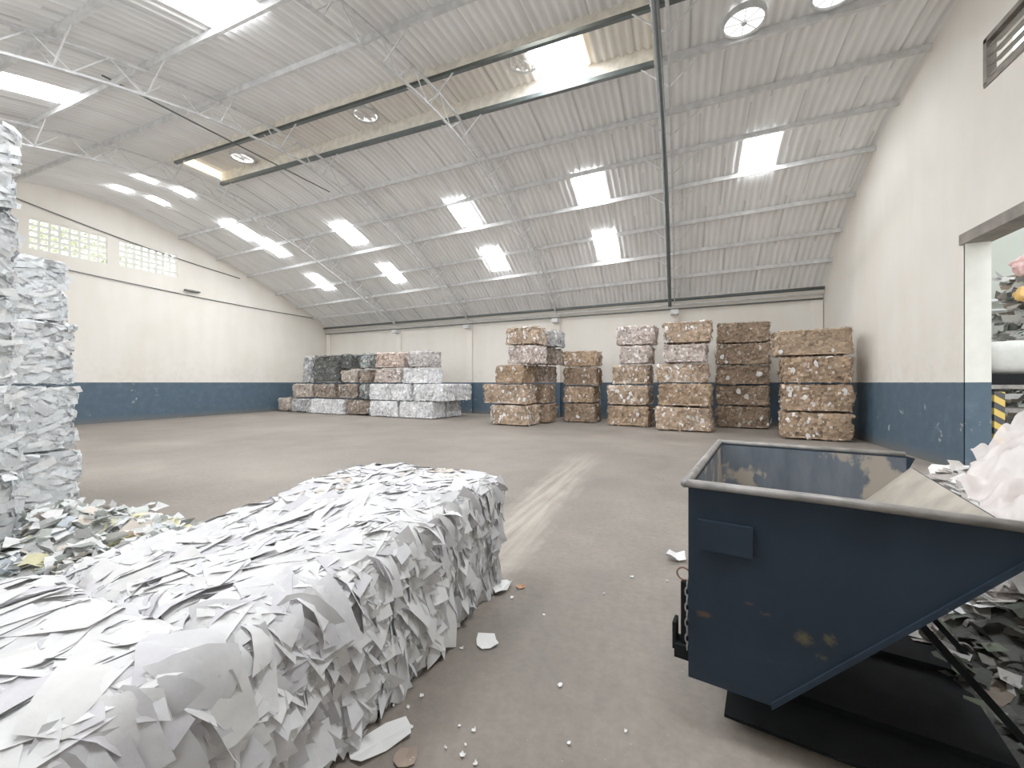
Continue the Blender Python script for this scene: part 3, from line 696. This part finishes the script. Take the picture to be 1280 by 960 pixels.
# ------------------------------------------------------------------ the big foreground bales of loose sheets
def sheet_bale(x0, x1, ya, yb_, hgt, label, seed, ntop, nside, faces, hump):
    r = random.Random(seed); h = Vector(((x1 - x0) / 2, (yb_ - ya) / 2, hgt / 2)); cx, cy = (x0 + x1) / 2, (ya + yb_) / 2
    m = MB(); RN = .085; so = Vector((seed * 2.3, seed, 0))
    def warp(p):       # uneven settling of the whole bale
        q = p.copy(); f = (p.z + h.z) / (2 * h.z)
        q.z += f * hump((p.x + cx), (p.y + cy))
        b = noise.noise(Vector((p.x * 1.2, p.y * 1.6, p.z * 1.2)) + so) * .05 + noise.noise(p * 4 + so) * .022
        q.x += b * (1 if p.x > 0 else -1) * min(1, abs(p.x) / h.x) ; q.y += b * (1 if p.y > 0 else -1) * (abs(p.y) / h.y) ** 3
        q.z += f * noise.noise(Vector((p.x * 3.2, p.y * 3.2, 3)) + so) * .035
        q.z = max(q.z, -h.z + .002); return q
    L0 = Vector((0, 0, h.z))
    for n, a, b, hn, ha, hb in box_faces(h):
        if n.z < -.5: continue
        nu = int(2 * ha / .06); nv = int(2 * hb / .06); base = len(m.v)
        for i in range(nu + 1):
            for j in range(nv + 1):
                p = n * hn + a * (ha * (2 * i / nu - 1)) + b * (hb * (2 * j / nv - 1)); q, nn = round_proj(p, h, RN, -.035)
                m.v.append(tuple(warp(q + nn * noise.noise(q * 9) * .02) + L0))
        for i in range(nu):
            for j in range(nv):
                k0 = base + i * (nv + 1) + j; m.f.append((k0, k0 + nv + 1, k0 + nv + 2, k0 + 1)); m.c.append(shade((.42, .42, .43), r, .3))  # grey body under the sheets paints shade into the gaps
    whites = [(.74, .74, .755), (.7, .7, .72), (.77, .77, .775), (.66, .66, .69), (.72, .72, .715), (.6, .59, .63), (.75, .75, .76)]
    def put(q0, n, T, Bv, L, W, lift, tiltT, tiltB, curl, col, nu=4, nv=3):
        base = len(m.v); jc = [r.uniform(.65, 1.1) for _ in range(4)]; js = [r.uniform(-.25, .25) for _ in range(2)]; ph = r.uniform(0, 6); wv = r.uniform(-1, 1) * curl
        for i in range(nu + 1):
            for j in range(nv + 1):
                u = 2 * i / nu - 1; v = 2 * j / nv - 1
                wj = (jc[0] if v < 0 else jc[1]) ; lj = (jc[2] if u < 0 else jc[3])
                p = q0 + T * (u * L / 2 * lj + v * js[0] * W / 2) + Bv * (v * W / 2 * wj + u * js[1] * L / 2)
                p, nn = round_proj(p, h, RN)
                off = lift + tiltT * u + tiltB * v + curl * (u * u - .4) + wv * sin(2.2 * u + 1.7 * v + ph) * .6
                p = warp(p + nn * max(off, -.03))
                m.v.append(tuple(p + L0))
        for i in range(nu):
            for j in range(nv):
                k0 = base + i * (nv + 1) + j; m.f.append((k0, k0 + nv + 1, k0 + nv + 2, k0 + 1)); m.c.append(col)
    # sides first: hanging, folded, edges poking out
    for n, a, b, hn, ha, hb, cnt in [(f[0], f[1], f[2], f[3], f[4], f[5], int(nside * faces[i])) for i, f in enumerate(box_faces(h))]:
        if cnt == 0 or n.z < -.5: continue
        for _ in range(cnt):
            q = n * hn + a * (ha * r.uniform(-1, 1)) + b * (hb * r.uniform(-1, 1))
            if n.z > .5:
                an = r.gauss(pi / 2, .75); T = Vector((cos(an), sin(an), 0)); Bv = n.cross(T); L = r.uniform(.14, .46); W = L * r.uniform(.4, .8)
                put(q, n, T, Bv, L, W, r.uniform(-.005, .024), r.gauss(0, .008), r.gauss(0, .011), r.gauss(0, .005), shade(r.choice(whites), r, .04))
            else:
                side = n.cross(Vector((0, 0, 1))); an = r.gauss(.3, .28); zz = q.z / h.z
                T = Vector((0, 0, 1)) * cos(an) + side * sin(an); Bv = n.cross(T); L = r.uniform(.12, .36); W = L * r.uniform(.2, .7); big = r.random() < .3
                c = r.choice(whites); g = r.choice((1.05, .97, .85)); c = tuple(x * g for x in c)
                put(q, n, T, Bv, L, W, r.uniform(-.014, .012) + (.014 if big else 0), r.gauss(-.024 if big else -.004, .010), r.gauss(0, .02), r.gauss(0, .01), shade(c, r, .05))
    # small brownish scraps on the far top
    for (bx, by) in ((-1.75, 2.62), (-2.15, 2.2)):
        if ya < by < yb_:
            for _ in range(30):
                q = Vector((bx - cx + r.gauss(0, .12), by - cy + r.gauss(0, .1), h.z)); an = r.uniform(0, 6.3); T = Vector((cos(an), sin(an), 0))
                put(q, Vector((0, 0, 1)), T, Vector((-sin(an), cos(an), 0)), r.uniform(.03, .1), r.uniform(.02, .05), .035, 0, 0, .004, shade((.62, .54, .47), r, .1), 2, 2)
    o = m.build('white_paper_bale', M['paper'], None, True); o.location = (cx, cy, 0); tag(o, label, 'bale')
    for kx in range(5):         # baling wires run lengthwise over the top and down the ends
        x = -h.x + 2 * h.x * (kx + .6) / 5.2; m2 = MB(); pts = []
        for p in [Vector((x, -h.y, z)) for z in (-h.z + .02, -h.z / 2, 0, h.z / 2)] + [Vector((x, -h.y + 2 * h.y * i / 24, h.z)) for i in range(25)] + [Vector((x, h.y, z)) for z in (h.z / 2, 0, -h.z / 2, -h.z + .02)]:
            q, nn = round_proj(p, h, RN); pts.append(warp(q + nn * .03) + L0)
        m2.tube(pts, .0022, 4); m2.build('baling_wire', M['wire'], o)
    return o
def hump_far(X, Y): return .07 * (1 / (1 + math.exp(-(Y - 1.75) * 6))) - .03 * max(0, X + 1.6) - .02 + .03 * math.exp(-((Y - 2.5) ** 2) * 6)
def hump_near(X, Y): return -.02 + .03 * sin(Y * 3)
sheet_bale(-2.5, -1.3, .83, 2.86, .76, 'long white bale of loose paper sheets lying in the foreground, its far end domed', 31, 0, 1, [2600, 0, 2900, 250, 60, 400], hump_far)
sheet_bale(-2.52, -1.28, -1.35, .835, .75, 'white paper bale at the lower left corner, in front of the domed one', 32, 0, 1, [1500, 0, 1500, 100, 60, 40], hump_near)

# ------------------------------------------------------------------ heaps of loose waste
def heap(name, mat, hf, x0, x1, y0, y1, n, pal, label, cat, seed, fs, basecol, tilt=.5):
    r = random.Random(seed); m = MB(); nx = int((x1 - x0) / .08); ny = int((y1 - y0) / .08)
    def surf(X, Y):
        z = hf(X, Y); return max(.0, z + (noise.noise(Vector((X * 2.5, Y * 2.5, seed))) * .10 + noise.noise(Vector((X * 7, Y * 7, seed))) * .05) * min(1, z * 4))
    b = 0
    for i in range(nx + 1):
        for j in range(ny + 1):
            X = x0 + (x1 - x0) * i / nx; Y = y0 + (y1 - y0) * j / ny; m.v.append((X, Y, surf(X, Y) + .002))
    for i in range(nx):
        for j in range(ny):
            k0 = i * (ny + 1) + j; q = [m.v[t] for t in (k0, k0 + ny + 1, k0 + ny + 2, k0 + 1)]
            if max(p[2] for p in q) < .012: continue
            m.f.append((k0, k0 + ny + 1, k0 + ny + 2, k0 + 1)); m.c.append(shade(basecol, r, .35))
    cnt = 0
    while cnt < n:
        X = r.uniform(x0, x1); Y = r.uniform(y0, y1); z = surf(X, Y)
        if z < .015 and r.random() > .04: continue
        cnt += 1; nn = Vector((r.gauss(0, tilt), r.gauss(0, tilt), 1)).normalized(); T = nn.cross(Vector((r.gauss(0, 1), r.gauss(0, 1), r.gauss(0, .3)))).normalized(); Bv = nn.cross(T)
        L = r.uniform(*fs); W = L * r.uniform(.35, .85); c = shade(r.choice(pal), r, .12); ce = Vector((X, Y, z + r.uniform(.01, .05))); cu = r.gauss(0, .18) * L
        base = len(m.v); jj = [r.uniform(.6, 1.1) for _ in range(6)]
        for i in range(4):
            for j in range(2):
                u = i / 1.5 - 1; v = 2 * j - 1
                p = ce + T * (u * L / 2) + Bv * (v * W / 2 * jj[i]) + nn * (cu * (u * u - .5)); p.z = max(p.z, .004); m.v.append(tuple(p))
        for i in range(3): m.f.append((base + 2 * i, base + 2 * i + 2, base + 2 * i + 3, base + 2 * i + 1)); m.c.append(c)
    o = m.build(name, mat); return tag(o, label, cat, None, 'stuff')
def bell(X, Y, cx, cy, sx, sy): return math.exp(-((X - cx) / sx) ** 2 - ((Y - cy) / sy) ** 2)
def hl(X, Y):
    if X < -5.36 and Y < 1.75: return 0
    z = .3 * bell(X, Y, -5.6, 2.0, .9, .5) + .2 * bell(X, Y, -4.4, 1.9, 1.1, .7) + .2 * bell(X, Y, -3.2, 1.6, .9, .9) - .05
    return max(0, z) * min(1, max(0, (-2.62 - X) * 5)) * min(1, max(0, (X + 6.5) * 4))
heap('waste_paper_heap', M['bale'], hl, -6.5, -2.58, .2, 3.1, 1500, [(.78, .8, .8), (.7, .72, .72), (.84, .85, .84), (.5, .52, .5), (.3, .32, .3), (.75, .66, .58), (.8, .8, .81), (.76, .77, .76), (.62, .66, .62), (.72, .68, .4), (.3, .32, .3), (.56, .62, .68), (.82, .82, .82), (.7, .71, .7)], 'loose waste paper heap between the left stacks and the foreground bale', 'paper heap', 5, (.05, .2), (.42, .43, .42))

# hopper frame of reference
HA = radians(-9.7); HO = Vector((.045, 1.97, 0)); HU = Vector((cos(HA), sin(HA), 0)); HV = Vector((-sin(HA), cos(HA), 0))
def hloc(X, Y): d = Vector((X, Y, 0)) - HO; return d.dot(HU), d.dot(HV)
def hr(X, Y):
    s, v = hloc(X, Y)
    z = .95 * bell(X, Y, 2.5, 3.9, 1.0, 1.2) + .5 * bell(X, Y, 2.6, 2.6, .8, 1.1) + .25 * bell(X, Y, 2.0, 5.0, .6, .6) - .06
    if s < 1.6 and v < 1.6: z = min(z, max(0, (s - 1.02) * 1.5))
    if s < 1.02: z = 0 if v < 1.62 else z * max(0, min(1, (s - .6) * 2.4))
    return max(0, z)
def heap_white(X, Y): return hr(X, Y) if Y > 3.05 else 0
def heap_dark(X, Y): return hr(X, Y) if Y <= 3.1 else 0
heap('waste_paper_heap', M['bale'], heap_white, 1.2, 4.2, 3.0, 6.2, 1700, [(.84, .84, .83), (.8, .79, .78), (.87, .87, .86), (.7, .66, .62), (.82, .8, .78), (.4, .36, .33), (.85, .84, .82)], 'white waste paper heap behind the tip of the blue skip', 'paper heap', 6, (.1, .3), (.5, .48, .46), .35)
heap('mixed_waste_heap', M['bale'], heap_dark, 1.15, 4.2, 1.0, 3.1, 1100, [(.05, .06, .045), (.08, .08, .07), (.12, .115, .1), (.035, .04, .035), (.2, .185, .165), (.08, .1, .065), (.14, .11, .085), (.05, .05, .05), (.4, .39, .38)], 'dark mixed waste heap below the sloping front of the blue skip', 'waste heap', 7, (.04, .14), (.045, .045, .04), .6)
# pink film thrown over the white heap
m = MB()
def film(u, v):
    Y = 2.75 + 1.75 * v; X = .487 * Y + .05 * sin(9 * v) + .03 * sin(23 * v) + .95 * u
    w_ = abs(noise.noise(Vector((X * 5, Y * 5, 1)))) * .16 + abs(noise.noise(Vector((X * 13, Y * 9, 4)))) * .07
    z = .74 + (.55 * v ** .8) * (.25 + .75 * min(1, u * 3.2)) - .25 * max(0, u - .5)
    return (X, Y, max(z, hr(X, Y) + .05) + w_)
m.grid(film, 44, 60); tag(m.build('plastic_film', M['film'], None, True), 'crumpled pinkish translucent plastic film on top of the white heap', 'plastic film')
m = MB(); P = [on_floor(*q) for q in ((1175, 835), (1235, 838), (1275, 905), (1215, 925))]; m.prism([p + Vector((0, 0, .004)) for p in P], (0, 0, .006))
tag(m.build('cardboard_sheet', M['tan']), 'flat tan board lying on the floor under the mixed waste heap', 'board')

# ------------------------------------------------------------------ blue self-dumping skip
sk = thing('tipping_skip', 'dark blue steel tipping skip with a sloping front, standing empty at the right', 'skip', HO, HA)
W_, H_, ZB, SB, SL, TH = 1.44, 1.1, .245, .31, 1.0, .012
ZL = .99
def side(v, th):
    m = MB(); m.prism([(0, v, ZB), (SB, v, ZB), (SL, v, ZL), (1.04, v, H_ - .01), (1.0, v, H_), (0, v, H_)], (0, th, 0)); return m
side(0, TH).build('side_panel', M['skip'], sk)
side(W_ - TH, TH).build('side_panel', M['skip'], sk)
m = MB(); m.box((-TH, 0, ZB), (0, W_, H_)); m.build('back_panel', M['skip'], sk)
m = MB(); m.box((0, TH, ZB), (SB, W_ - TH, ZB + TH)); m.build('bottom_panel', M['skip'], sk)
m = MB(); m.prism([(SB, TH, ZB), (SL + .03, TH, ZL + .03), (SL + .03, TH, ZL + .03 + TH), (SB - .01, TH, ZB + TH)], (0, W_ - 2 * TH, 0))
o = m.build('chute_plate', M['skip'], sk)
# dust lining inside: thin liners seen from above
m = MB()
m.face([(.002, TH + .003, ZB + .02), (.002, W_ - TH - .003, ZB + .02), (.002, W_ - TH - .003, H_ - .01), (.002, TH + .003, H_ - .01)])
m.face([(.003, W_ - TH - .003, ZB + .02), (SB, W_ - TH - .003, ZB + .02), (SL, W_ - TH - .003, ZL), (SL, W_ - TH - .003, H_ - .01), (.003, W_ - TH - .003, H_ - .01)])
m.face([(.003, TH + .003, ZB + .02), (SB, TH + .003, ZB + .02), (SL, TH + .003, ZL), (SL, TH + .003, H_ - .01), (.003, TH + .003, H_ - .01)])
m.build('inner_lining', M['dusty'], sk)['label'] = 'dust stained inner faces'
m = MB(); m.face([(SB, TH, ZB + TH + .006), (SL + .02, TH, ZL + .03 + TH + .002), (SL + .02, W_ - TH, ZL + .03 + TH + .002), (SB, W_ - TH, ZB + TH + .006)])
m.build('chute_dust', M['tan'], sk)['label'] = 'tan dusty sloping plate inside'
m = MB(); RIM = []
def rimbar(pts): m.tube(pts, .02, 8, False, None, .018)
rimbar([(1.03, -.012, H_ - .005), (.5, -.012, H_ + .006), (-.015, -.012, H_ + .006)]); rimbar([(-.02, -.03, H_ + .006), (-.02, W_ * .5, H_ + .006), (-.02, W_ + .03, H_ + .006)]); rimbar([(-.015, W_ + .012, H_ + .006), (1.0, W_ + .012, H_ + .006)])
m.build('rim', M['rim'], sk, True)['label'] = 'worn bare-metal rim'
m = MB()
m.box((.03, -.022, .83), (.235, 0, .955)); m.build('name_plate', M['skip'], sk)
m = MB(); m.prism([(.30, -.01, ZB - .012), (SL - .02, -.01, ZL - .02), (SL - .02, -.01, ZL + .005), (.30, -.01, ZB + .015)], (0, .03, 0)); m.build('edge_flange', M['skip'], sk)
# base frame with fork pockets
m = MB()
for v in (.38, 1.0): m.box((.06, v, .0), (1.1, v + .2, .09))
m.box((.06, .36, .09), (.16, 1.25, .2)); m.box((.2, .36, .09), (.3, 1.2, ZB)); m.box((.06, .36, .2), (.28, 1.2, ZB))
m.box((.12, .12, .04), (1.12, 1.34, .055)); m.build('base_frame_shade_plate', M['blk'], sk)  # thin black plate added to stand in for the shadow below the skip
for v in (.36, 1.08):
    m = MB(); m.tube([(.72, v, .68), (1.24, v + .05, .03)], .035, 4, False, None, .02); m.build('support_strut', M['blk'], sk)
la = MB(); la.box((-.05, .04, .32), (-.012, .075, .64)); lt = la.build('latch', M['blk'], sk)
m = MB(); m.box((-.075, .02, .30), (-.012, .11, .36)); m.box((-.085, .03, .33), (-.07, .10, .45)); m.build('latch_bracket', M['blk'], lt)
m = MB(); m.tube([(-.04 + .028 * cos(a), .05, .675 + .028 * sin(a)) for a in [i * pi / 8 for i in range(16)]], .004, 6, True); m.build('latch_ring', M['rust'], lt, True)
for i in range(9):
    m = MB(); z = .64 - i * .035; sw = i % 2
    m.tube([(-.02 + (.009 * cos(a) if sw else 0), .03 + (0 if sw else .009 * cos(a)), z + .022 * sin(a)) for a in [k_ * pi / 5 for k_ in range(10)]], .0035, 5, True); m.build('chain_link', M['chain'], lt, True)

# ------------------------------------------------------------------ scraps on the floor
def scrap(px, py, w, l, rz, label, mat='scrap', group=None, z=.003, seed=0, curl=.02):
    r = random.Random(int(px * 7 + py)); P = on_floor(px, py); m = MB(); n = 9
    pts = []
    for i in range(n):
        a = 2 * pi * i / n; sq = 1 / max(abs(cos(a)), abs(sin(a))); q = min(sq, 1.25) * r.uniform(.85, 1.05)
        x = cos(a) * q * w / 2; y = sin(a) * q * l / 2; pts.append(Vector((x, y, .003 + curl * (abs(x) / w + abs(y) / l) ** 2 * r.uniform(.4, 1.4))))
    b = len(m.v); m.v += [(0, 0, .004)] + [tuple(p) for p in pts] + [(0, 0, .002)] + [(p.x, p.y, p.z - .002) for p in pts]
    for i in range(n):
        j = (i + 1) % n; m.f += [(0, 1 + i, 1 + j), (n + 1, n + 2 + j, n + 2 + i), (1 + i, n + 2 + i, n + 2 + j, 1 + j)]; m.c += [None] * 3
    o = m.build('paper_scrap', M[mat]); o.location = (P.x, P.y, z); o.rotation_euler = (0, 0, rz); return tag(o, label, 'paper scrap', group)
scrap(608, 803, .13, .15, .6, 'white paper scrap lying alone on the floor right of the long bale')
scrap(476, 928, .13, .26, -.5, 'largest white paper scrap on the floor at the lower end of the long bale')
scrap(845, 700, .17, .13, .2, 'crumpled white paper scrap left of the blue skip', curl=.09)
scrap(628, 738, .10, .2, -.2, 'white paper scrap leaning at the foot of the long bale far end', curl=.09)
scrap(651, 735, .07, .05, .5, 'small orange scrap on the floor past the long bale end', 'orange')
scrap(507, 950, .09, .09, .5, 'small tan scrap next to the largest white scrap', 'tanscrap')
rr = random.Random(3)
for (px, py) in ((503, 906), (514, 911), (492, 884), (510, 886), (527, 872), (574, 909), (592, 915), (557, 937), (582, 933), (594, 957), (578, 946), (516, 953), (603, 735), (576, 776), (711, 931), (782, 916), (577, 812), (700, 858), (755, 743), (790, 722), (834, 727), (680, 770), (640, 748)):
    s = rr.uniform(.01, .024); scrap(px, py, s, s * rr.uniform(.6, 1.3), rr.uniform(0, 3), 'tiny white paper crumb on the concrete floor between bale and skip', 'scrap', 'paper crumbs on the floor', curl=.012)

# ------------------------------------------------------------------ things seen through the doorway
def at(px, py, t): d = direc(px, py) * t; d.z += H_EYE; return d
p = at(1246, 520, 7.3); o = thing('hazard_post', 'black and yellow striped post beside the doorway jamb', 'post', (p.x, p.y, 0))
m = MB(); m.box((-.07, -.07, .35), (.07, .07, 1.38)); m.build('post', M['stripes'], o); m = MB(); m.box((-.13, -.13, 0), (.13, .13, .35)); m.build('foot', M['blk'], o)
tb = at(1264, 490, 8.4); o = thing('steel_bench', 'grey steel bench seen through the doorway', 'bench', (tb.x, tb.y, 0))
m = MB(); m.box((-.55, -.4, 1.42), (.75, .4, 1.5)); m.build('bench_top', M['rim'], o)
m = MB(); m.box((-.5, -.35, .95), (.7, .35, 1.03)); m.build('shelf', M['rim'], o)
for sx in (-.48, .66):
    for sy in (-.32, .32):
        m = MB(); m.box((sx - .04, sy - .04, 0), (sx + .04, sy + .04, 1.42)); m.build('leg', M['blk'], o)
o = thing('bulk_bag', 'white bulk bag on a dark pallet on the bench beyond the doorway', 'bag', (tb.x, tb.y, 1.5))
m = MB(); m.box((-.5, -.36, 0), (.42, .36, .22)); m.build('pallet', M['blk'], o)
m = MB()
def bagf(u, v):
    th = u * 2 * pi; ph = (v - .5) * pi; ex = lambda c_, e: (abs(c_) ** e) * (1 if c_ >= 0 else -1)
    return (ex(cos(th), .45) * ex(cos(ph), .5) * .52 - .02, ex(sin(th), .45) * ex(cos(ph), .5) * .4, .55 + ex(sin(ph), .6) * .34 + .03 * noise.noise(Vector((th, ph * 2, 0))))
m.grid(bagf, 28, 14); m.build('sack', M['bag'], o, True)
for z, lab in ((3.62, 'upper'), (3.38, 'lower')):
    m = MB(); m.tube([(5.0, 14.3, z), (13.3, 14.3, z)], .05 if lab == 'upper' else .04, 8); tag(m.build('wall_pipe', M['steel'], None, True), '%s grey pipe along the far wall beyond the doorway' % lab, 'pipe')
def blob(px, py, t, r_, mat, label, cat, name, seed):
    p = at(px, py, t); m = MB()
    def f(u, v):
        a = u * 2 * pi; b = (v - .5) * pi; d = Vector((cos(a) * cos(b), sin(a) * cos(b), sin(b))); return d * r_ * (1 + .35 * noise.noise(d * 1.8 + Vector((seed, 0, 0))))
    m.grid(f, 20, 12); o = m.build(name, mat); o.location = p; return tag(o, label, cat)
def tall_heap():
    p = at(1306, 478, 9.0); r = random.Random(9); m = MB()
    for i in range(1100):
        z = r.uniform(0, 4.0); rad = .95 - z * .06; a = r.uniform(0, 6.3); c = Vector((cos(a) * rad * sqrt(r.random()), sin(a) * rad * sqrt(r.random()), z))
        n = Vector((r.gauss(0, 1), r.gauss(0, 1), r.gauss(0, 1))).normalized(); T = n.cross(Vector((.3, .2, 1))).normalized(); B = n.cross(T); L = r.uniform(.05, .16)
        col = shade(r.choice([(.12, .14, .12), (.2, .2, .19), (.4, .4, .38), (.6, .6, .58), (.25, .2, .16), (.08, .09, .08)]), r, .2)
        m.face([c - T * L - B * L * .5, c + T * L - B * L * .6, c + T * L * .8 + B * L * .5, c - T * L * .7 + B * L * .6], col)
    o = m.build('mixed_waste_pile', M['bale']); o.location = (p.x, p.y, 0); tag(o, 'tall dark pile of mixed waste beyond the doorway', 'waste pile', None, 'stuff'); return p
pp = tall_heap()
blob(1280, 331, 8.6, .2, plain('pink_bag', (.75, .45, .45), .5), 'pink plastic bag high on the pile beyond the doorway', 'bag', 'plastic_bag', 3)
blob(1282, 368, 8.6, .16, plain('orange_bag', (.8, .45, .12), .5), 'orange plastic bag on the pile beyond the doorway', 'bag', 'plastic_bag', 4)

# ------------------------------------------------------------------ light, sky, camera
w = bpy.data.worlds.new('World'); bpy.context.scene.world = w; w.use_nodes = True; nt = w.node_tree
bg = nt.nodes['Background']; tc = nt.nodes.new('ShaderNodeTexCoord'); sp = nt.nodes.new('ShaderNodeSeparateXYZ'); nt.links.new(tc.outputs['Generated'], sp.inputs[0])
nt.links.new(ramp(nt, sp.outputs[2], [(.0, (.78, .79, .76)), (.25, (.95, .96, .96)), (1, (.88, .94, 1.0))]), bg.inputs[0]); bg.inputs[1].default_value = 2.0
cam = bpy.data.cameras.new('Camera'); co = bpy.data.objects.new('Camera', cam); C.objects.link(co)
co.location = (0, 0, H_EYE); co.rotation_euler = (radians(90), 0, YAW); cam.sensor_width = 36; cam.lens = F_PX / 1280 * 36; cam.shift_y = -2 / 1280; cam.clip_start = .02
sc = bpy.context.scene; sc.camera = co
sc.view_settings.view_transform = 'Standard'; sc.view_settings.look = 'None'; sc.view_settings.exposure = 0.6; sc.view_settings.gamma = 1.3
sc.cycles.use_denoising = True; sc.cycles.max_bounces = 8; sc.cycles.diffuse_bounces = 6; sc.cycles.sample_clamp_indirect = 6
